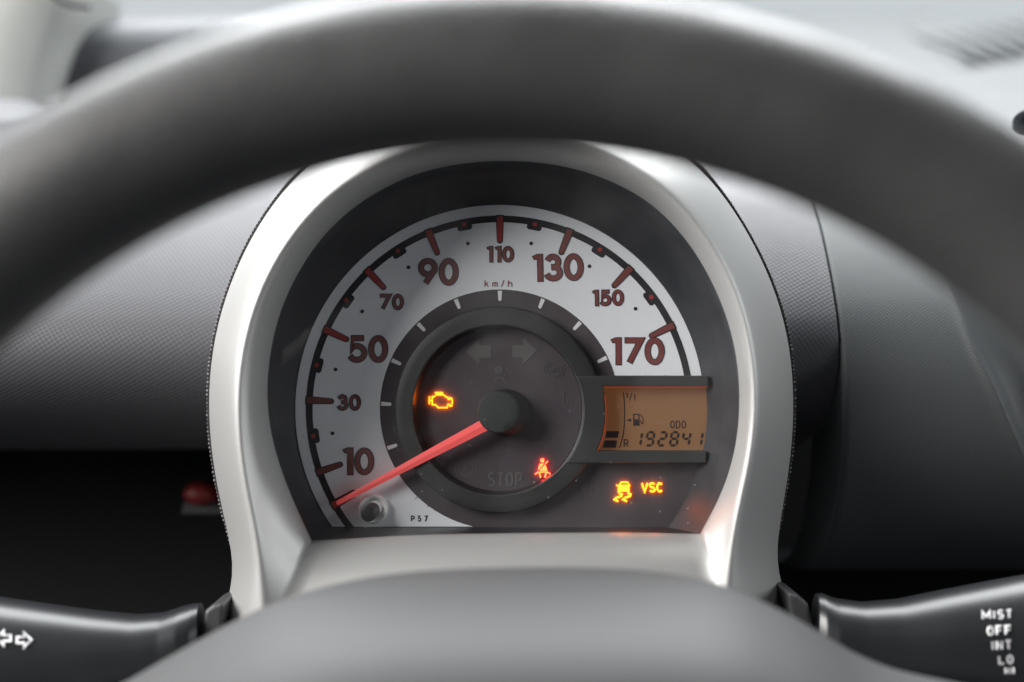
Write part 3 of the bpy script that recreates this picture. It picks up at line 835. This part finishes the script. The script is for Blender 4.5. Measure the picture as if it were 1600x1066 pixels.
def skid(x):
    x.ribbon([px6(p) for p in ((832, 352), (848, 328), (892, 328), (904, 352))], 1.8 * S, WL, False, 0, RZ, 1)
    x.prism([px6(p) for p in ((824, 354), (812, 352), (812, 346), (910, 346), (912, 352), (904, 354), (904, 398), (892, 398), (890, 392), (838, 392), (836, 398), (824, 398))], WL, WL + RZ + .01, 0, 1)
    for dx in (0, 60):
        x.ribbon([px6((p[0] + dx, p[1])) for p in ((832, 404), (852, 410), (848, 424), (812, 436), (800, 447), (826, 460))], 2.6 * S, WL, False, 0, RZ, 1)
lit('warning_light', skid, ('amber', 'amber_edge'), 'lit amber skidding car warning symbol')
def vsc(x):
    c = px6((985, 398)); glyphs(x, 'VSC', c[0], c[1], 15.6 * S, 2.8 * S, .9 * S, {'_': .70, 'V': .72, 'S': .68}, WL, 0, raise_=RZ, mside=1)
lit('warning_light', vsc, ('amber', 'amber_edge'), 'lit amber VSC lettering')

# needle and its cap
nb = MB()
WN = 7.0
h0 = Vector(U(768, 658.5, WN)); tip = Vector(U(526, 787, WN - 1.5))
d = (tip - h0).normalized(); nrm = Vector((-d.y, d.x, 0)).normalized()
rows = []
for t, wd in ((0, 19.5), (.25, 16.5), (.6, 12), (.93, 8.0), (1.0, 6.4)):
    c = h0.lerp(tip, t); k = wd * S / 2
    rows.append([tuple(c - nrm * k + Vector((0, 0, -1.5))), tuple(c - nrm * k), tuple(c + Vector((0, 0, .35))), tuple(c + nrm * k), tuple(c + nrm * k + Vector((0, 0, -1.5)))])
nb.grid(rows); nb.poly(rows[-1]); nb.poly(rows[0][::-1])
nd_ = nb.build('needle', M['needle'], clu)
cp = MB()
rows = []
for r, w, ox, oy in ((37, .3, 14, -5), (37, 1.2, 13.5, -5), (36, 2.0, 13, -5), (34.8, 2.6, 11, -4.5), (34, 8.5, 1, -2.5), (33.2, 9.6, -1.5, -2), (30.5, 10.3, -3, -2), (20, 10.5, -3.5, -2), (.5, 10.55, -3.5, -2)):
    rows.append([((ox * .75 + r * math.cos(2 * math.pi * i / 64)) * S, (oy + r * math.sin(2 * math.pi * i / 64)) * S, w) for i in range(64)])
cp.grid(rows, closed=True, flip=True)
cp.build('needle_cap', M['cap'], nd_, True, 40)

# trip reset knob
kn = MB()
c0 = T(584, 794)
rows = []
for r, w, ox, oy in ((24, .12, 0, 0), (23, 2.2, 0, 0), (21, 3.2, 0, 0), (19, 3.0, 0, 0), (16.0, .8, 0, 0), (12, .3, 0, 0)):
    rows.append([(c0[0] + (ox + r * math.cos(2 * math.pi * i / 40)) * S, c0[1] + (oy + r * math.sin(2 * math.pi * i / 40)) * S, w) for i in range(40)])
kn.grid(rows, closed=True, flip=True)
kb = kn.build('reset_knob', M['chrome'], clu, True, 50)
kr = MB(); rows = []
for r, w, ox, oy in ((12.5, .3, 2, 1), (12, 3, -1, -2), (12, 8, -5, -5.5), (11.2, 8.6, -5.4, -5.8), (9, 8.8, -5.5, -6), (.3, 8.8, -5.5, -6)):
    rows.append([(c0[0] + (ox + r * math.cos(2 * math.pi * i / 32)) * S, c0[1] + (oy + r * math.sin(2 * math.pi * i / 32)) * S, w) for i in range(32)])
kr.grid(rows[:2], closed=True, m=1, flip=True); kr.grid(rows[1:], closed=True, m=0, flip=True)
kr.build('knob_stem', [M['knob'], M['chrome']], kb, True, 50)

# clear cover
ln = MB()
rowsL = []
for k in (1.0, .8, .6, .4, .2, .01):
    rowsL.append([(p.x * k, (p.y - 8) * k + 8, 18.2 + 4.0 * (1 - k * k) - .045 * p.y * k) for p in rA])
ln.grid(rowsL, closed=True, flip=False)
ln.build('clear_cover', M['lens'], clu, True, 60)

# ------------------------------------------------------------------ red button in the dark under the dashboard
rb = thing('red_button', 'small red button on a grey plate in the dark under the dashboard', 'button')
x = MB(); c = Vector(U(313, 772, -110)); rows = []
for r, w in ((1.05, -6), (1.0, 0), (.85, 3.5), (.5, 5.2), (.02, 5.8)):
    rows.append([(c.x + 7.2 * r * math.cos(i * math.pi / 16), c.y + 4.8 * r * math.sin(i * math.pi / 16), c.z + w) for i in range(32)])
x.grid(rows, closed=True, flip=True); x.build('button', M['redbutton'], rb, True, 60)
x = MB(); x.prism([U(a, b, -112)[:2] for a, b in ((283, 803), (352, 803), (352, 786), (287, 786))], -160, -112)
x.build('base_plate', M['greyplate'], rb)

# ------------------------------------------------------------------ steering column, stalks
colm = thing('steering_column', 'dark steering column shroud below the gauge housing', 'steering column')
def block(pxs, w0, w1, name, parent, m='column', bev=.0012):
    x = MB(); x.prism([U(a, b, w1)[:2] for a, b in pxs], w0, w1); o = x.build(name, M[m], parent)
    bv = o.modifiers.new('bevel', 'BEVEL'); bv.width = bev; bv.segments = 3
    return o
block([(349, 942), (333, 946), (320, 954), (312, 1010), (345, 1020)], 8, 36, 'stalk_socket', colm)
block([(1231, 926), (1246, 930), (1262, 942), (1276, 1000), (1240, 1000)], 8, 36, 'stalk_socket', colm)
block([(345, 1000), (500, 985), (1100, 985), (1245, 990), (1200, 1300), (380, 1300)], -60, 40, 'shroud', colm, 'column', .006)

def stalk(path, n, name, label, cat, ends, mirror):
    """path: (x_px, y_top_px, height_px, w_centre, half_depth_mm)"""
    th = thing(name, label, cat)
    st = catmull([Vector(U(a, b, w)) for a, b, h, w, hd in path], n)
    info = []
    for i in range(n):
        f = i / (n - 1) * (len(path) - 1); j = min(int(f), len(path) - 2); q = f - j
        info.append(tuple(path[j][k] * (1 - q) + path[j + 1][k] * q for k in range(5)))
    rows = []
    for a, b, h, w, hd in info:
        k = (D - w) / D * S
        hv = h * k / 2; ctr = Vector(U(a, b, w)); ctr.y -= hv
        r = []
        for i in range(40):
            an = 2 * math.pi * i / 40
            cs, sn = math.cos(an), math.sin(an)
            ex = .80
            # wedge section: flat sloping upper face, belly below
            r.append((ctr.x + mirror * .10 * (sn * hv), ctr.y + hv * math.copysign(abs(sn) ** ex, sn), ctr.z + hd * math.copysign(abs(cs) ** ex, cs) - .30 * hd * sn))
        rows.append(r)
    x = MB(); x.grid(rows, closed=True, flip=mirror > 0)
    x.poly(rows[0] if mirror > 0 else rows[0][::-1]); x.poly(rows[-1][::-1] if mirror > 0 else rows[-1])
    x.build('lever', M['stalk'], th, True, 45)
    def surf(px_, py_):
        """front surface of the lever under a photo pixel"""
        best = None
        for it in range(3):
            w = 30 if best is None else best
            kk = None
            for q in range(n - 1):
                if (info[q][0] - px_) * (info[q + 1][0] - px_) <= 0: kk = q
            kk = 0 if kk is None else kk
            a, b, h, wc, hd = info[kk]
            k = (D - wc) / D * S; hv = h * k / 2
            cy = U(a, b, wc)[1] - hv
            v = U(px_, py_, w)[1]
            s_ = max(-1, min(1, (v - cy) / hv)); sn = math.copysign(abs(s_) ** (1 / .8), s_)
            cs = math.sqrt(max(0, 1 - sn * sn))
            best = wc + hd * cs ** .8 - .30 * hd * sn
        return U(px_, py_, best + .25)
    return th, surf
left, surfL = stalk([(314, 945, 78, 32, 8), (303, 946, 88, 32, 10), (285, 951, 96, 33, 11), (255, 961, 100, 34, 11), (215, 964, 112, 35, 12), (150, 958, 138, 37, 13), (60, 946, 158, 39, 14), (-40, 932, 176, 41, 15), (-200, 905, 190, 45, 15)], 60,
    'turn_signal_stalk', 'glossy black stalk with white turn arrows at the lower left', 'stalk', None, -1)
right, surfR = stalk([(1274, 930, 90, 32, 8), (1284, 930, 100, 32, 10), (1304, 938, 106, 33, 11), (1345, 944, 112, 34, 11), (1400, 940, 128, 35, 12), (1470, 926, 152, 37, 13), (1560, 909, 180, 39, 14), (1660, 892, 205, 41, 15), (1800, 870, 215, 45, 15)], 60,
    'wiper_stalk', 'glossy black stalk lettered MIST OFF INT LO HI at the lower right', 'stalk', None, 1)
def on_stalk(name, parent, surf, build, mats):
    """strokes drawn in photo-pixel units, laid on the lever's curved surface"""
    x = MB(); build(x)
    x.v = [(lambda q, h: (q[0], q[1], q[2] + h))(surf(p[0], -p[1]), p[2] * 8) for p in x.v]
    return x.build(name, mats, parent)
def arrow_px(cx, cy, s, k):
    return [(cx + k * s * a, -(cy + s * b)) for a, b in ((-.85, -.35), (.05, -.35), (.05, -.9), (1, 0), (.05, .9), (.05, .35), (-.85, .35))]
for cx, cy, k in ((6, 997, -1), (37, 1000, 1)):
    on_stalk('turn_arrow', left, surfL, lambda x: x.ribbon(arrow_px(cx, cy, 12.5, k), 3.6, 0, True), M['white_print'])
for txt, lx, by, H in (('MIST', 1534, 969, 15), ('OFF', 1542, 994, 16), ('INT', 1549, 1017, 16), ('LO', 1560, 1039, 15), ('HI', 1570, 1055, 13)):
    on_stalk('lettering', right, surfR, lambda x: glyphs(x, txt, lx, -by, H, 3.3, 2.4, {'_': .72, 'I': .30, 'M': 1.0}, 0, 0, rot=R_(3)), M['white_print'])

# ------------------------------------------------------------------ steering wheel
sw = thing('steering_wheel', 'dark grey steering wheel with its rim arching over the gauges, out of focus', 'steering wheel')
TAU = R_(10); RW = 180.0; WT_, VT_ = 210.0, 86.2
def wheel_pt(th, r, off):
    """th: 90 deg = top; r: distance from hub axis; off: along the column towards the driver"""
    u = CU + r * math.cos(th); q = r * math.sin(th) - RW
    return (u, VT_ + q * math.cos(TAU) + off * math.sin(TAU), WT_ - q * math.sin(TAU) + off * math.cos(TAU))
x = MB(); rows = []
NR = 160
for i in range(NR):
    th = 2 * math.pi * i / NR
    side = 1 - abs(math.sin(th))
    tr = 18.4 + 0.9 * min(1, side * 2)
    rows.append([wheel_pt(th, RW + tr * math.cos(a), .86 * tr * math.sin(a)) for a in [2 * math.pi * j / 40 for j in range(40)]])
rows.append(rows[0])
x.grid(rows, closed=True); x.build('rim', M['wheel'], sw, True, 80)
# airbag cover: a dome that falls away towards the column
sil = [(60, 1130), (130, 1095), (195, 1066), (262, 1028), (330, 990), (380, 964), (450, 934), (540, 909), (650, 893), (800, 887), (950, 888), (1050, 897), (1130, 915), (1210, 949), (1270, 982), (1330, 1018), (1400, 1046), (1490, 1066), (1600, 1090), (1700, 1120)]
S0 = catmull([U(a, b, 96) for a, b in sil], 90)
x = MB(); rows = []
for dv, w, k in ((-60, 60, .96), (-16, 78, .985), (-4, 86, .995), (0, 96, 1.0), (-.2, 106, 1.0), (-2.0, 118, .995), (-5.0, 132, .985), (-9.5, 146, .97), (-16, 158, .95), (-26, 168, .92), (-40, 174, .88), (-60, 177, .83), (-90, 178, .76), (-130, 176, .7)):
    rows.append([Vector((CU + (p.x - CU) * k, p.y + dv, w)) for p in S0])
x.grid(between(rows, 3), flip=False); x.build('airbag_cover', M['airbag'], sw, True, 80)
